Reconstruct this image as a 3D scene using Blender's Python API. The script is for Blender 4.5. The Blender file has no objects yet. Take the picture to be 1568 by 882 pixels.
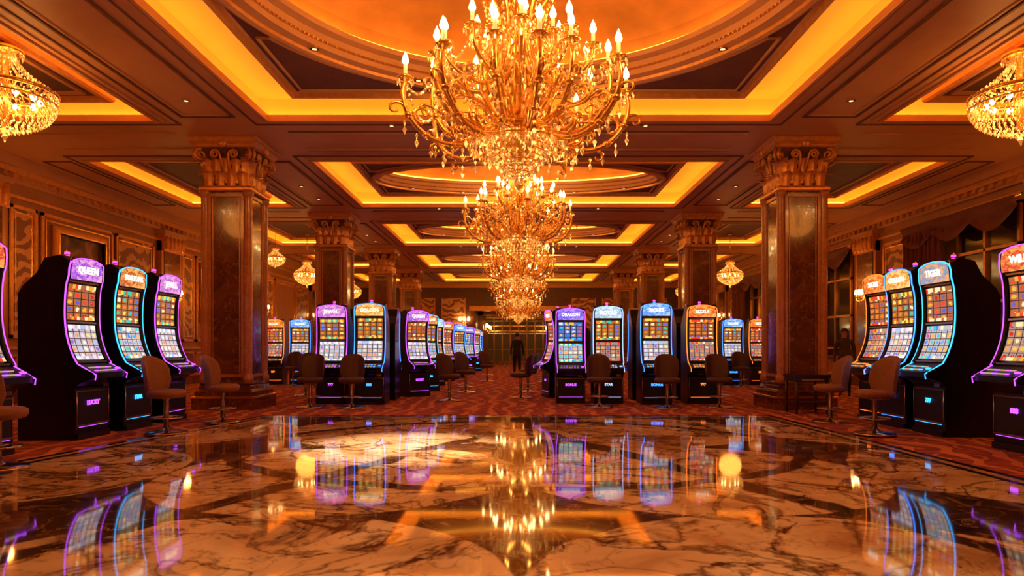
import bpy, bmesh, math, random
from mathutils import Vector, Matrix
random.seed(7)
pi=math.pi
scene=bpy.context.scene
try:
    scene.view_settings.view_transform='Standard'
    scene.view_settings.look='None'
except Exception as e: print(e)

# ------------------------------------------------------------------ materials
def nm(name):
    m=bpy.data.materials.new(name); m.use_nodes=True
    nt=m.node_tree; b=nt.nodes['Principled BSDF']
    return m,nt,b
def setp(b,**k):
    mp={'col':'Base Color','rough':'Roughness','metal':'Metallic','ec':'Emission Color','es':'Emission Strength','coat':'Coat Weight','ior':'IOR','trans':'Transmission Weight','spec':'Specular IOR Level','sheen':'Sheen Weight'}
    for a,v in k.items():
        if a in('col','ec') and len(v)==3: v=(*v,1)
        b.inputs[mp[a]].default_value=v
def mat(name,col,rough=.5,metal=0,var=.15,scale=8,bump=0,**k):
    m,nt,b=nm(name); setp(b,col=col,rough=rough,metal=metal,**k)
    N=nt.nodes; L=nt.links
    tc=N.new('ShaderNodeTexCoord'); n=N.new('ShaderNodeTexNoise'); n.inputs['Scale'].default_value=scale; n.inputs['Detail'].default_value=5
    L.new(tc.outputs['Object'],n.inputs['Vector'])
    cr=N.new('ShaderNodeValToRGB')
    cr.color_ramp.elements[0].position=.3; cr.color_ramp.elements[1].position=.7
    cr.color_ramp.elements[0].color=(*[c*(1-var) for c in col],1); cr.color_ramp.elements[1].color=(*[min(1,c*(1+var)) for c in col],1)
    L.new(n.outputs['Fac'],cr.inputs['Fac']); L.new(cr.outputs['Color'],b.inputs['Base Color'])
    if bump:
        bp=N.new('ShaderNodeBump'); bp.inputs['Strength'].default_value=bump; bp.inputs['Distance'].default_value=.02
        L.new(n.outputs['Fac'],bp.inputs['Height']); L.new(bp.outputs['Normal'],b.inputs['Normal'])
    return m
def emis(name,col,s,sample=True):
    m,nt,b=nm(name); setp(b,col=(.02,.02,.02),ec=col,es=s,rough=.4)
    if not sample:
        try: m.cycles.emission_sampling='NONE'
        except Exception: pass
    return m
class G:
    def __init__(s,nt): s.nt=nt
    def n(s,t): return s.nt.nodes.new(t)
    def l(s,a,b): s.nt.links.new(a,b)
    def m(s,op,a,b=None,c=None):
        n=s.n('ShaderNodeMath'); n.operation=op
        for i,v in enumerate((a,b,c)):
            if v is None: continue
            if isinstance(v,(int,float)): n.inputs[i].default_value=v
            else: s.l(v,n.inputs[i])
        return n.outputs[0]
    def mix(s,f,a,b):
        n=s.n('ShaderNodeMix'); n.data_type='RGBA'
        for i,v in ((0,f),(6,a),(7,b)):
            if isinstance(v,(int,float)): n.inputs[i].default_value=v
            elif isinstance(v,tuple): n.inputs[i].default_value=(*v,1) if len(v)==3 else v
            else: s.l(v,n.inputs[i])
        return n.outputs[2]
    def ramp(s,f,els,const=False):
        n=s.n('ShaderNodeValToRGB'); r=n.color_ramp
        if const: r.interpolation='CONSTANT'
        while len(r.elements)<len(els): r.elements.new(.5)
        for e,(p,c) in zip(r.elements,els): e.position=p; e.color=(*c,1)
        s.l(f,n.inputs[0]); return n.outputs[0]
    def noise(s,vec,scale,detail=5,dist=0,rough=.5):
        n=s.n('ShaderNodeTexNoise'); n.inputs['Scale'].default_value=scale; n.inputs['Detail'].default_value=detail
        n.inputs['Distortion'].default_value=dist; n.inputs['Roughness'].default_value=rough
        if vec is not None: s.l(vec,n.inputs['Vector'])
        return n.outputs['Fac']

plaster=mat('plaster_cream',(.60,.30,.11),.5,var=.07,scale=2)
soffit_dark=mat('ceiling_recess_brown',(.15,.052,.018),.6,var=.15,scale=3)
coveglow=mat('cove_plaster_glow',(.85,.46,.12),.6,var=.05,scale=2,ec=(1,.33,.018),es=.50)  # plaster given its own amber emission to imitate the LED spill
led=emis('cove_led',(1,.39,.035),9.5)
goldtrim=mat('gilt_trim',(.72,.33,.08),.35,metal=.45,var=.15,scale=10)
domemat=mat('dome_gilded_plaster',(.66,.30,.06),.5,var=.32,scale=1.1)
gold=mat('polished_brass',(1.0,.62,.18),.24,metal=.92,var=.10,scale=20)
darkgold=mat('aged_brass',(.50,.24,.06),.3,metal=.9,var=.2,scale=20)
candle=mat('candle_ivory',(.8,.6,.35),.5,var=.05,ec=(1,.5,.15),es=.9)
flame=emis('candle_bulb',(1,.60,.20),26,False)
warmbulb=emis('downlight_bulb',(1,.6,.25),1.6,False)
black=mat('black_lacquer',(.004,.0037,.004),.3,var=.3,scale=6)
blackm=mat('black_satin_plastic',(.006,.0055,.006),.45,var=.3,scale=6)
chrome=mat('chrome',(.5,.40,.32),.18,metal=1,var=.08)
leather=mat('tan_leather',(.26,.11,.05),.5,var=.15,scale=30,bump=.15)
leatherd=mat('dark_leather',(.085,.032,.018),.5,var=.15,scale=30,bump=.15)

def crystalmat():
    m,nt,b=nm('cut_crystal_glints'); g=G(nt)
    setp(b,col=(1,.72,.38),rough=.06,metal=.55,spec=1)
    tc=g.n('ShaderNodeTexCoord')
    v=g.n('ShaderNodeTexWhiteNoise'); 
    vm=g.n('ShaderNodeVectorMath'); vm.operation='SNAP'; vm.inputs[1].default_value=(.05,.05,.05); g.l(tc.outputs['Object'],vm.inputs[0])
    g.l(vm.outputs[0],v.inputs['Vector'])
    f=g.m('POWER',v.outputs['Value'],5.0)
    f=g.m('MULTIPLY_ADD',f,3.2,.14)  # random emission per cell paints sparkle into the crystals, which are no lamps
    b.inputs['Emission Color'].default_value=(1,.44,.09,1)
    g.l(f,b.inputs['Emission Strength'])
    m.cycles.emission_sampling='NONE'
    return m
crystal=crystalmat()

def marble_floor_mat():
    m,nt,b=nm('polished_marble_inlay'); g=G(nt)
    tc=g.n('ShaderNodeTexCoord'); P=tc.outputs['Object']
    sp=g.n('ShaderNodeSeparateXYZ'); g.l(P,sp.inputs[0]); x,y=sp.outputs[0],sp.outputs[1]
    def vein(scale,w,dist,off):
        mp=g.n('ShaderNodeMapping'); mp.inputs['Location'].default_value=(off,off*1.7,0); mp.inputs['Rotation'].default_value=(0,0,off); g.l(P,mp.inputs[0])
        f=g.noise(mp.outputs[0],scale,7,dist,.55)
        f=g.m('ABSOLUTE',g.m('SUBTRACT',f,.5))
        return g.m('SUBTRACT',1.0,g.m('MINIMUM',g.m('MULTIPLY',f,1/w),1.0))
    v1=vein(1.0,.022,1.0,3.1); v2=vein(2.6,.020,.8,8.7); v3=vein(.5,.026,1.3,1.3)
    cloud=g.noise(P,.9,7,.9,.6)
    base=g.ramp(cloud,[(.3,(.42,.25,.13)),(.48,(.74,.55,.36)),(.7,(.92,.80,.63))])
    v=g.m('MINIMUM',g.m('ADD',g.m('ADD',g.m('MULTIPLY',v1,.80),g.m('MULTIPLY',v2,.45)),g.m('MULTIPLY',v3,.85)),1.0)
    cream=g.mix(v,base,(.10,.036,.013))
    dk=g.ramp(g.noise(P,1.6,7,1.5,.6),[(.35,(.020,.008,.003)),(.55,(.055,.020,.008)),(.74,(.20,.085,.035))])
    dark=g.mix(g.m('MULTIPLY',v2,.6),dk,(.50,.29,.15))
    def fr(c,off,per):
        t=g.m('DIVIDE',g.m('SUBTRACT',c,off),per)
        return g.m('MULTIPLY',g.m('SUBTRACT',g.m('FRACT',t),.5),per)
    wob=g.m('ADD',g.m('MULTIPLY',g.m('SUBTRACT',g.noise(P,1.3,4),.5),.40),g.m('MULTIPLY',g.m('SUBTRACT',g.noise(P,5,3),.5),.09))
    fx=fr(x,0,3.3); fy=fr(y,1.50,3.3)
    r=g.m('SQRT',g.m('ADD',g.m('MULTIPLY',fx,fx),g.m('MULTIPLY',fy,fy)))
    def soft(v,a,b): 
        n=g.n('ShaderNodeMapRange'); n.interpolation_type='SMOOTHSTEP'; g.l(v,n.inputs[0]); n.inputs[1].default_value=a; n.inputs[2].default_value=b; return n.outputs[0]
    star=soft(g.m('ADD',r,g.m('MULTIPLY',wob,.35)),1.66,1.69)
    d1=soft(g.m('ABSOLUTE',g.m('ADD',wob,fr(g.m('ADD',x,g.m('MULTIPLY',y,.45)),1.3,6.6))),.15,.10)
    d2=soft(g.m('ABSOLUTE',g.m('ADD',wob,fr(g.m('SUBTRACT',x,g.m('MULTIPLY',y,.45)),5.3,6.6))),.15,.10)
    y2=g.m('SUBTRACT',y,8.3)
    R=g.m('SQRT',g.m('ADD',g.m('MULTIPLY',x,x),g.m('MULTIPLY',g.m('MULTIPLY',y2,y2),1.6)))
    ring=soft(g.m('ABSOLUTE',g.m('ADD',g.m('MULTIPLY',wob,.8),g.m('SUBTRACT',R,3.3))),.13,.09)
    k=g.m('MINIMUM',g.m('ADD',g.m('ADD',star,ring),g.m('ADD',d1,d2)),1.0)
    k=g.m('MULTIPLY',k,g.m('MULTIPLY',soft(g.noise(P,.6,4,.5),.33,.42),.96))
    col=g.mix(k,cream,dark)
    g.l(col,b.inputs['Base Color'])
    setp(b,ior=1.58)
    rr=g.noise(P,3,3); g.l(g.m('MULTIPLY_ADD',rr,.06,.015),b.inputs['Roughness'])
    return m
marblefloor=marble_floor_mat()
def stone(name,c0,c1,veinc,rough=.15,scale=1.5):
    m,nt,b=nm(name); g=G(nt); tc=g.n('ShaderNodeTexCoord'); P=tc.outputs['Object']
    c=g.ramp(g.noise(P,scale,8,1.5,.6),[(.3,c0),(.7,c1)])
    f=g.m('ABSOLUTE',g.m('SUBTRACT',g.noise(P,scale*1.3,7,2),.5)); f=g.m('SUBTRACT',1.0,g.m('MINIMUM',g.m('MULTIPLY',f,60),1.0))
    g.l(g.mix(g.m('MULTIPLY',f,.5),c,veinc),b.inputs['Base Color']); setp(b,rough=rough,coat=.3)
    return m
colmarble=stone('brown_marble',(.07,.020,.009),(.21,.072,.028),(.42,.2,.09))
colstone=stone('bronze_marble_trim',(.38,.15,.05),(.52,.23,.085),(.7,.38,.16),.2,2.5)
blackstone=stone('black_marble',(.01,.006,.004),(.03,.015,.01),(.1,.05,.03),.1)
creamstone=stone('cream_marble',(.6,.4,.25),(.8,.6,.4),(.3,.15,.08),.1)

def carpetmat():
    m,nt,b=nm('patterned_carpet'); g=G(nt); tc=g.n('ShaderNodeTexCoord'); P=tc.outputs['Object']
    vo=g.n('ShaderNodeTexVoronoi'); vo.inputs['Scale'].default_value=1.5; vo.inputs['Randomness'].default_value=.35; g.l(P,vo.inputs['Vector'])
    w=g.n('ShaderNodeTexWave'); w.inputs['Scale'].default_value=.8; w.inputs['Distortion'].default_value=10; w.inputs['Detail'].default_value=2; g.l(P,w.inputs['Vector'])
    c=g.ramp(vo.outputs['Distance'],[(.12,(.70,.24,.05)),(.17,(.25,.022,.008)),(.36,(.19,.016,.008)),(.42,(.60,.17,.03)),(.46,(.17,.014,.007)),(.65,(.36,.05,.012))])
    c2=g.mix(g.m('GREATER_THAN',w.outputs['Fac'],.80),c,(.58,.20,.035))
    g.l(c2,b.inputs['Base Color']); setp(b,rough=.95,sheen=.05)
    bp=g.n('ShaderNodeBump'); bp.inputs['Strength'].default_value=.4; bp.inputs['Distance'].default_value=.01
    g.l(g.noise(P,120,2),bp.inputs['Height']); g.l(bp.outputs[0],b.inputs['Normal'])
    return m
carpet=carpetmat()
def damaskmat():
    m,nt,b=nm('damask_wallcovering'); g=G(nt); tc=g.n('ShaderNodeTexCoord'); P=tc.outputs['Object']
    w=g.n('ShaderNodeTexWave'); w.bands_direction='Z'; w.inputs['Scale'].default_value=.9; w.inputs['Distortion'].default_value=14; w.inputs['Detail'].default_value=3; w.inputs['Detail Scale'].default_value=1.3; g.l(P,w.inputs['Vector'])
    c=g.ramp(w.outputs['Fac'],[(.42,(.24,.08,.025)),(.55,(.68,.34,.11))]); g.l(c,b.inputs['Base Color']); setp(b,rough=.4)
    return m
damask=damaskmat()
wallmat=mat('wall_paint_tan',(.44,.20,.075),.55,var=.1,scale=2)
curtainm=mat('velvet_curtain',(.14,.035,.015),.8,var=.2,scale=5,sheen=.2)
glassd=mat('dark_window_glass',(.03,.02,.015),.08,var=.3,scale=1.5)
walnut=mat('walnut_panelling',(.12,.04,.015),.4,var=.25,scale=6)
def picturemat():
    m,nt,b=nm('oil_painting_canvas'); g=G(nt); tc=g.n('ShaderNodeTexCoord')
    c=g.ramp(g.noise(tc.outputs['Object'],1.8,6,1),[(.3,(.03,.012,.006)),(.5,(.20,.09,.035)),(.62,(.45,.26,.13)),(.75,(.08,.035,.015))])
    g.l(c,b.inputs['Base Color']); setp(b,rough=.45); return m
picm=picturemat()

PAL={
 'red':[(.9,.04,.015),(.95,.38,.02),(.95,.75,.4),(.55,.01,.01),(.95,.2,.02),(.10,.10,.5)],
 'blue':[(.02,.18,.95),(.7,.8,.95),(.95,.5,.05),(.01,.5,.8),(.8,.05,.05),(.06,.08,.45)],
 'gold':[(.98,.65,.06),(.95,.2,.02),(.05,.5,.35),(.95,.82,.45),(.05,.16,.8),(.6,.25,.02)],
 'white':[(.95,.85,.75),(.8,.6,.85),(.35,.5,.95),(.95,.25,.08),(.95,.68,.2),(.30,.12,.6)],
 'teal':[(.02,.6,.5),(.04,.25,.9),(.95,.82,.55),(.95,.4,.04),(.02,.4,.8),(.6,.06,.25)]}
_sm={}
def screenmat(pal,nx,ny,bg,s,seed):
    key=(pal,nx,ny,bg,s,seed)
    if key in _sm: return _sm[key]
    m,nt,b=nm('slot_screen_'+pal); g=G(nt)
    uv=g.n('ShaderNodeUVMap'); uv.uv_map='UVMap'
    sp=g.n('ShaderNodeSeparateXYZ'); g.l(uv.outputs[0],sp.inputs[0]); u,v=sp.outputs[0],sp.outputs[1]
    U=g.m('MULTIPLY',u,nx); V=g.m('MULTIPLY',v,ny)
    cb=g.n('ShaderNodeCombineXYZ'); g.l(g.m('FLOOR',U),cb.inputs[0]); g.l(g.m('FLOOR',V),cb.inputs[1]); cb.inputs[2].default_value=seed
    wn=g.n('ShaderNodeTexWhiteNoise'); g.l(cb.outputs[0],wn.inputs['Vector'])
    P=PAL[pal]; cell=g.ramp(wn.outputs['Value'],[(i/6,P[i]) for i in range(6)],True)
    ax=g.m('ABSOLUTE',g.m('SUBTRACT',g.m('FRACT',U),.5)); ay=g.m('ABSOLUTE',g.m('SUBTRACT',g.m('FRACT',V),.5))
    box=g.m('LESS_THAN',g.m('MAXIMUM',ax,ay),.44)
    rad=g.m('SQRT',g.m('ADD',g.m('MULTIPLY',ax,ax),g.m('MULTIPLY',ay,ay)))
    vo=g.n('ShaderNodeTexVoronoi'); vo.inputs['Scale'].default_value=3.0*nx; g.l(uv.outputs[0],vo.inputs['Vector'])
    sym=g.m('LESS_THAN',g.m('ADD',rad,g.m('MULTIPLY',vo.outputs['Distance'],.25)),.40)
    bgc=tuple(bg)
    inner=g.mix(sym,bgc,cell)
    hi=g.m('LESS_THAN',g.m('ADD',rad,g.m('MULTIPLY',vo.outputs['Distance'],.6)),.24)
    inner=g.mix(g.m('MULTIPLY',hi,.8),inner,(.98,.85,.65))
    c=g.mix(box,(.01,.008,.012),inner)
    top=g.m('GREATER_THAN',v,.88); bot=g.m('LESS_THAN',v,.09)
    tn=g.n('ShaderNodeTexWhiteNoise'); cb2=g.n('ShaderNodeCombineXYZ'); g.l(g.m('FLOOR',g.m('MULTIPLY',u,11)),cb2.inputs[0]); cb2.inputs[2].default_value=seed+3; g.l(cb2.outputs[0],tn.inputs['Vector'])
    hb=g.ramp(tn.outputs['Value'],[(0,P[0]),(.35,bgc),(.6,P[2]),(.8,P[1])],True)
    c=g.mix(g.m('ADD',top,bot),c,hb)
    mu=g.m('LESS_THAN',g.m('ABSOLUTE',g.m('SUBTRACT',u,.5)),.48); c=g.mix(mu,(.005,.005,.006),c)
    g.l(c,b.inputs['Emission Color']); setp(b,col=(.005,.005,.005),es=s,rough=.15)
    _sm[key]=m; return m
def marqmat(name,c0,c1,s):
    m,nt,b=nm(name); g=G(nt)
    uv=g.n('ShaderNodeUVMap'); uv.uv_map='UVMap'
    f=g.noise(uv.outputs[0],6,3,1.2)
    g.l(g.ramp(f,[(.40,c0),(.60,c1)]),b.inputs['Emission Color']); setp(b,col=(.01,.01,.01),es=s,rough=.2); return m

# ------------------------------------------------------------------ mesh builder
def catmull(pts,n=5,closed=False):
    P=[Vector(p) for p in pts]; out=[]
    for i in range(len(P)-1):
        p0=P[max(i-1,0)];p1=P[i];p2=P[i+1];p3=P[min(i+2,len(P)-1)]
        for j in range(n):
            t=j/n
            out.append(.5*((2*p1)+(-p0+p2)*t+(2*p0-5*p1+4*p2-p3)*t*t+(-p0+3*p1-3*p2+p3)*t**3))
    out.append(P[-1]); return out
class MB:
    def __init__(s): s.v=[];s.f=[];s.m=[];s.sm=[];s.uv=[];s.mats=[]
    def mi(s,m):
        if m not in s.mats: s.mats.append(m)
        return s.mats.index(m)
    def add(s,vs,fs,m,smooth=False,uvs=None,xf=None):
        o=len(s.v)
        for v in vs:
            v=Vector(v)
            if xf is not None: v=xf@v
            s.v.append(v)
        k=s.mi(m)
        for i,f in enumerate(fs):
            s.f.append([o+a for a in f]); s.m.append(k); s.sm.append(smooth)
            s.uv.append(uvs[i] if uvs else None)
    def box(s,x0,x1,y0,y1,z0,z1,m,xf=None):
        vs=[(x,y,z) for z in(z0,z1) for y in(y0,y1) for x in(x0,x1)]
        s.add(vs,[(0,2,3,1),(4,5,7,6),(0,1,5,4),(2,6,7,3),(0,4,6,2),(1,3,7,5)],m,xf=xf)
    def lathe(s,prof,seg,m,c=(0,0,0),smooth=True,xf=None,rot=0,sy=1):
        vs=[];fs=[];n=len(prof)
        for r,z in prof:
            for j in range(seg):
                a=2*pi*j/seg+rot; vs.append((c[0]+r*math.cos(a),c[1]+sy*r*math.sin(a),c[2]+z))
        for i in range(n-1):
            for j in range(seg):
                k=(j+1)%seg; fs.append((i*seg+j,i*seg+k,(i+1)*seg+k,(i+1)*seg+j))
        if prof[0][0]>1e-4: fs.append(tuple(reversed(range(seg))))
        if prof[-1][0]>1e-4: fs.append(tuple((n-1)*seg+j for j in range(seg)))
        s.add(vs,fs,m,smooth,xf=xf)
    def sq(s,prof,m,c=(0,0,0)):
        s.lathe([(h*math.sqrt(2),z) for h,z in prof],4,m,c,False,rot=pi/4)
    def tube(s,pts,r,seg,m,closed=False,smooth=True,xf=None):
        P=[Vector(p) for p in pts]; n=len(P); vs=[];fs=[]
        up=None
        for i,p in enumerate(P):
            a=P[(i-1)%n] if (closed or i>0) else P[i]; b=P[(i+1)%n] if (closed or i<n-1) else P[i]
            t=(b-a); 
            if t.length<1e-7: t=Vector((0,0,1))
            t.normalize()
            if up is None:
                up=Vector((0,0,1)) if abs(t.z)<.9 else Vector((1,0,0))
            u=(up-t*up.dot(t)); 
            if u.length<1e-5: u=t.orthogonal()
            u.normalize(); up=u; w=t.cross(u)
            rr=r[i] if isinstance(r,(list,tuple)) else r
            for j in range(seg):
                an=2*pi*j/seg; vs.append(p+u*math.cos(an)*rr+w*math.sin(an)*rr)
        for i in range(n if closed else n-1):
            k=(i+1)%n
            for j in range(seg):
                q=(j+1)%seg; fs.append((i*seg+j,i*seg+q,k*seg+q,k*seg+j))
        if not closed:
            fs.append(tuple(reversed(range(seg)))); fs.append(tuple((n-1)*seg+j for j in range(seg)))
        s.add(vs,fs,m,smooth,xf=xf)
    def octa(s,c,r,h,m):
        x,y,z=c
        s.add([(x+r,y,z),(x,y+r,z),(x-r,y,z),(x,y-r,z),(x,y,z+h*.6),(x,y,z-h)],[(0,1,4),(1,2,4),(2,3,4),(3,0,4),(1,0,5),(2,1,5),(3,2,5),(0,3,5)],m)
    def sph(s,c,rx,ry,rz,m,u=12,v=8,xf=None):
        vs=[];fs=[]
        for i in range(v+1):
            th=pi*i/v
            for j in range(u):
                a=2*pi*j/u; vs.append((c[0]+rx*math.sin(th)*math.cos(a),c[1]+ry*math.sin(th)*math.sin(a),c[2]-rz*math.cos(th)))
        for i in range(v):
            for j in range(u):
                k=(j+1)%u; fs.append((i*u+j,i*u+k,(i+1)*u+k,(i+1)*u+j))
        s.add(vs,fs,m,True,xf=xf)
    def grid(s,rows,m,smooth=True,uv=True,xf=None):
        n=len(rows);k=len(rows[0]); vs=[p for r in rows for p in r]; fs=[];uvs=[]
        for i in range(n-1):
            for j in range(k-1):
                fs.append((i*k+j,i*k+j+1,(i+1)*k+j+1,(i+1)*k+j))
                uvs.append([(j/(k-1),i/(n-1)),((j+1)/(k-1),i/(n-1)),((j+1)/(k-1),(i+1)/(n-1)),(j/(k-1),(i+1)/(n-1))])
        s.add(vs,fs,m,smooth,uvs if uv else None,xf=xf)
    def extr(s,poly,x0,x1,m,xf=None):
        n=len(poly); vs=[(x0,y,z) for y,z in poly]+[(x1,y,z) for y,z in poly]
        fs=[tuple(range(n)),tuple(reversed(range(n,2*n)))]+[(i,i+n,(i+1)%n+n,(i+1)%n) for i in range(n)]
        s.add(vs,fs,m,xf=xf)
    def mesh(s,name,fixn=True):
        me=bpy.data.meshes.new(name); me.from_pydata([tuple(v) for v in s.v],[],s.f)
        for m in s.mats: me.materials.append(m)
        me.polygons.foreach_set('material_index',s.m); me.polygons.foreach_set('use_smooth',s.sm)
        ul=me.uv_layers.new(name='UVMap')
        for p,uv in zip(me.polygons,s.uv):
            if uv:
                for li,c in zip(p.loop_indices,uv): ul.data[li].uv=c
        if fixn:
            bm=bmesh.new(); bm.from_mesh(me); bmesh.ops.recalc_face_normals(bm,faces=bm.faces); bm.to_mesh(me); bm.free()
        me.update(); return me
def obj(name,me,loc=(0,0,0),rz=0,sc=1):
    if isinstance(me,MB): me=me.mesh(name)
    o=bpy.data.objects.new(name,me); scene.collection.objects.link(o)
    o.location=loc; o.rotation_euler=(0,0,rz); o.scale=(sc,sc,sc) if not isinstance(sc,tuple) else sc
    return o
_tc={}
def textpolys(txt,size,ext=.004):
    k=(txt,size)
    if k in _tc: return _tc[k]
    cu=bpy.data.curves.new('t','FONT'); cu.body=txt; cu.size=size; cu.align_x='CENTER'; cu.align_y='CENTER'; cu.extrude=ext; cu.offset=.003; cu.resolution_u=2
    o=bpy.data.objects.new('t',cu); scene.collection.objects.link(o)
    bpy.context.view_layer.update()
    me=bpy.data.meshes.new_from_object(o.evaluated_get(bpy.context.evaluated_depsgraph_get()))
    r=([v.co.copy() for v in me.vertices],[tuple(p.vertices) for p in me.polygons])
    bpy.data.objects.remove(o); bpy.data.curves.remove(cu); bpy.data.meshes.remove(me)
    _tc[k]=r; return r

# ------------------------------------------------------------------ dimensions
ZC=5.23; P0=13.35; PITCH=7.39; HB=1.33
WX=10.8; YN=-1.4; YF=43.0
beams=[P0+PITCH*k for k in range(0,5)]
coff=[(3.2,P0-HB)]+[(P0+PITCH*k+HB,P0+PITCH*(k+1)-HB) for k in range(0,4)]
XO=[(-9.25,-6.43),(-4.42,4.42),(6.43,9.25)]

# ------------------------------------------------------------------ ceiling
c=MB()
xb=[-WX,-9.25,-6.43,-4.42,4.42,6.43,9.25,WX]
yb=[YN]+[v for a in coff for v in a]+[YF]
for j in range(len(yb)-1):
    for i in range(7):
        if j%2==1 and i in(1,3,5): continue
        c.add([(xb[i],yb[j],ZC),(xb[i+1],yb[j],ZC),(xb[i+1],yb[j+1],ZC),(xb[i],yb[j+1],ZC)],[(0,1,2,3)],plaster)
def rrect(x0,x1,y0,y1,g,z): return [(x0-g,y0-g,z),(x1+g,y0-g,z),(x1+g,y1+g,z),(x0-g,y1+g,z)]
def ringloft(mb,rings,mats,smooth=False):
    for i in range(len(rings)-1):
        a,b=rings[i],rings[i+1]; n=len(a)
        mb.add(a+b,[(k,(k+1)%n,(k+1)%n+n,k+n) for k in range(n)],mats[i],smooth)
def rframe(mb,x0,x1,y0,y1,w,z0,z1,m):
    mb.box(x0,x1,y0,y0+w,z0,z1,m); mb.box(x0,x1,y1-w,y1,z0,z1,m)
    mb.box(x0,x0+w,y0+w,y1-w,z0,z1,m); mb.box(x1-w,x1,y0+w,y1-w,z0,z1,m)
def coffer(x0,x1,y0,y1,oval):
    gi=-.62 if oval else -.42
    prof=[(0,ZC),(0,5.30),(.22,5.30),(.22,5.66),(gi,5.66),(gi,5.38),(gi-.03,5.34),(gi-.09,5.33),(gi-.11,5.40),(gi-.15,5.42)]
    mats=[plaster,coveglow,coveglow,coveglow,plaster,goldtrim,plaster,goldtrim,plaster]
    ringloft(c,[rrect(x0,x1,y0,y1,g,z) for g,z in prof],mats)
    w=.035
    e=.15
    c.box(x0-e,x1+e,y0-e,y0-e+w,5.305,5.34,led); c.box(x0-e,x1+e,y1+e-w,y1+e,5.305,5.34,led)
    c.box(x0-e,x0-e+w,y0,y1,5.305,5.34,led); c.box(x1+e-w,x1+e,y0,y1,5.305,5.34,led)
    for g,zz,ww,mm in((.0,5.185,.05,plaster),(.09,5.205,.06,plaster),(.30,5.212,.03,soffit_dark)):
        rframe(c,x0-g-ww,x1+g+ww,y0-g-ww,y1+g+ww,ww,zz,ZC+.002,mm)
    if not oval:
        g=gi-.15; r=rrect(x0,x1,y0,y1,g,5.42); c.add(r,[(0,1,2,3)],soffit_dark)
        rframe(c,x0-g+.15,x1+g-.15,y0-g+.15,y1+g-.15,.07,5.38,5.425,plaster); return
    cx=(x0+x1)/2; cy=(y0+y1)/2; hx=(x1-x0)/2+gi-.15; hy=(y1-y0)/2+gi-.15
    n=96; rect=[]; 
    for k in range(n):
        t=2*pi*k/n; dx,dy=math.cos(t),math.sin(t); s=1/max(abs(dx),abs(dy)); rect.append((cx+hx*dx*s,cy+hy*dy*s,5.42))
    A=hx+.02;B=hy+.02
    def el(d,z,sc=1): return [(cx+(A-d)*sc*math.cos(2*pi*k/n),cy+(B-d)*sc*math.sin(2*pi*k/n),z) for k in range(n)]
    big=1.35 if hy>3 else 1.0
    ep=[(.0,5.42),(.0,5.36),(.05,5.33),(.10,5.34),(.11,5.38),(.22,5.385),(.24,5.45),(.27,5.47),(.29,5.54),(.38,5.56),(.40,5.62)]
    ep=[(a*big,z) for a,z in ep]
    em=[plaster,plaster,plaster,goldtrim,plaster,plaster,goldtrim,plaster,plaster,plaster]
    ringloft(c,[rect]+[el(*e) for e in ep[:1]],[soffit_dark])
    ringloft(c,[el(*e) for e in ep],em,False)
    dd=.30*big
    H=.85 if hy>3 else .6
    rings=[el(.40*big,5.62),el(dd,5.62),el(dd,5.70)]+[el(dd,5.70+H*math.sin(a),math.cos(a)) for a in [pi/2*q/9 for q in range(1,9)]]
    ringloft(c,rings,[domemat]*(len(rings)-1),True)
    c.add(rings[-1],[tuple(range(n))],domemat,True)
    c.tube(el(.35*big,5.64),.018,5,led,closed=True)
    for sx in(-1,1):
        for sy in(-1,1):
            def P(u,v): return (cx+sx*u,cy+sy*v,5.40)
            arc=[P((A+.10)*math.cos(t),(B+.10)*math.sin(t)) for t in [math.radians(q) for q in range(26,66,4)]]
            loop=[P(hx-.10,hy-.10),P(hx-.10,(B+.1)*math.sin(math.radians(26)))]+arc+[P((A+.1)*math.cos(math.radians(62)),hy-.10)]
            c.tube(loop,.025,5,plaster,closed=True,smooth=False)
    nb=260 if hy>3 else 150
    if cy<20:
        for k in range(nb):
            t=2*pi*k/nb; c.octa((cx+(A-.265*big)*math.cos(t),cy+(B-.265*big)*math.sin(t),5.46),.022,.022,goldtrim)
for (y0,y1) in coff:
    for i,(x0,x1) in enumerate(XO): coffer(x0,x1,y0,y1,i==1)
for (y0,y1) in coff:
    for sx in(-1,1):
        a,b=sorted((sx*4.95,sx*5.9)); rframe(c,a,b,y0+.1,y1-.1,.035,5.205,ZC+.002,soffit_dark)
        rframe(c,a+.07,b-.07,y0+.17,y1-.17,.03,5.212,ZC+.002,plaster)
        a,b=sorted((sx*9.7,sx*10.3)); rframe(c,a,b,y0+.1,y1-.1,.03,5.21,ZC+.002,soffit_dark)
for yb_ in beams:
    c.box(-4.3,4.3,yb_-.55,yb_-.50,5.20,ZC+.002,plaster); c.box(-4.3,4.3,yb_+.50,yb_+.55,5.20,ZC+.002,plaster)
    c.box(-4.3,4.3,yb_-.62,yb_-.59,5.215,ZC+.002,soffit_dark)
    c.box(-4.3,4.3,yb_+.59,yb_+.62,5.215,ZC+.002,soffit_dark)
    for sx in(-1,1):
        a,b=sorted((sx*6.5,sx*9.2)); c.box(a,b,yb_-.5,yb_-.46,5.205,ZC+.002,plaster); c.box(a,b,yb_+.46,yb_+.5,5.205,ZC+.002,plaster)
obj('ceiling',c)
d=MB()
def dl(x,y,z):
    d.lathe([(.06,-.012),(.07,-.012),(.07,.004),(.06,.004)],14,goldtrim,(x,y,z)); d.lathe([(.0,-.014),(.038,-.014)],12,warmbulb,(x,y,z)); d.lathe([(.038,-.004),(.062,-.012)],12,goldtrim,(x,y,z))
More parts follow.
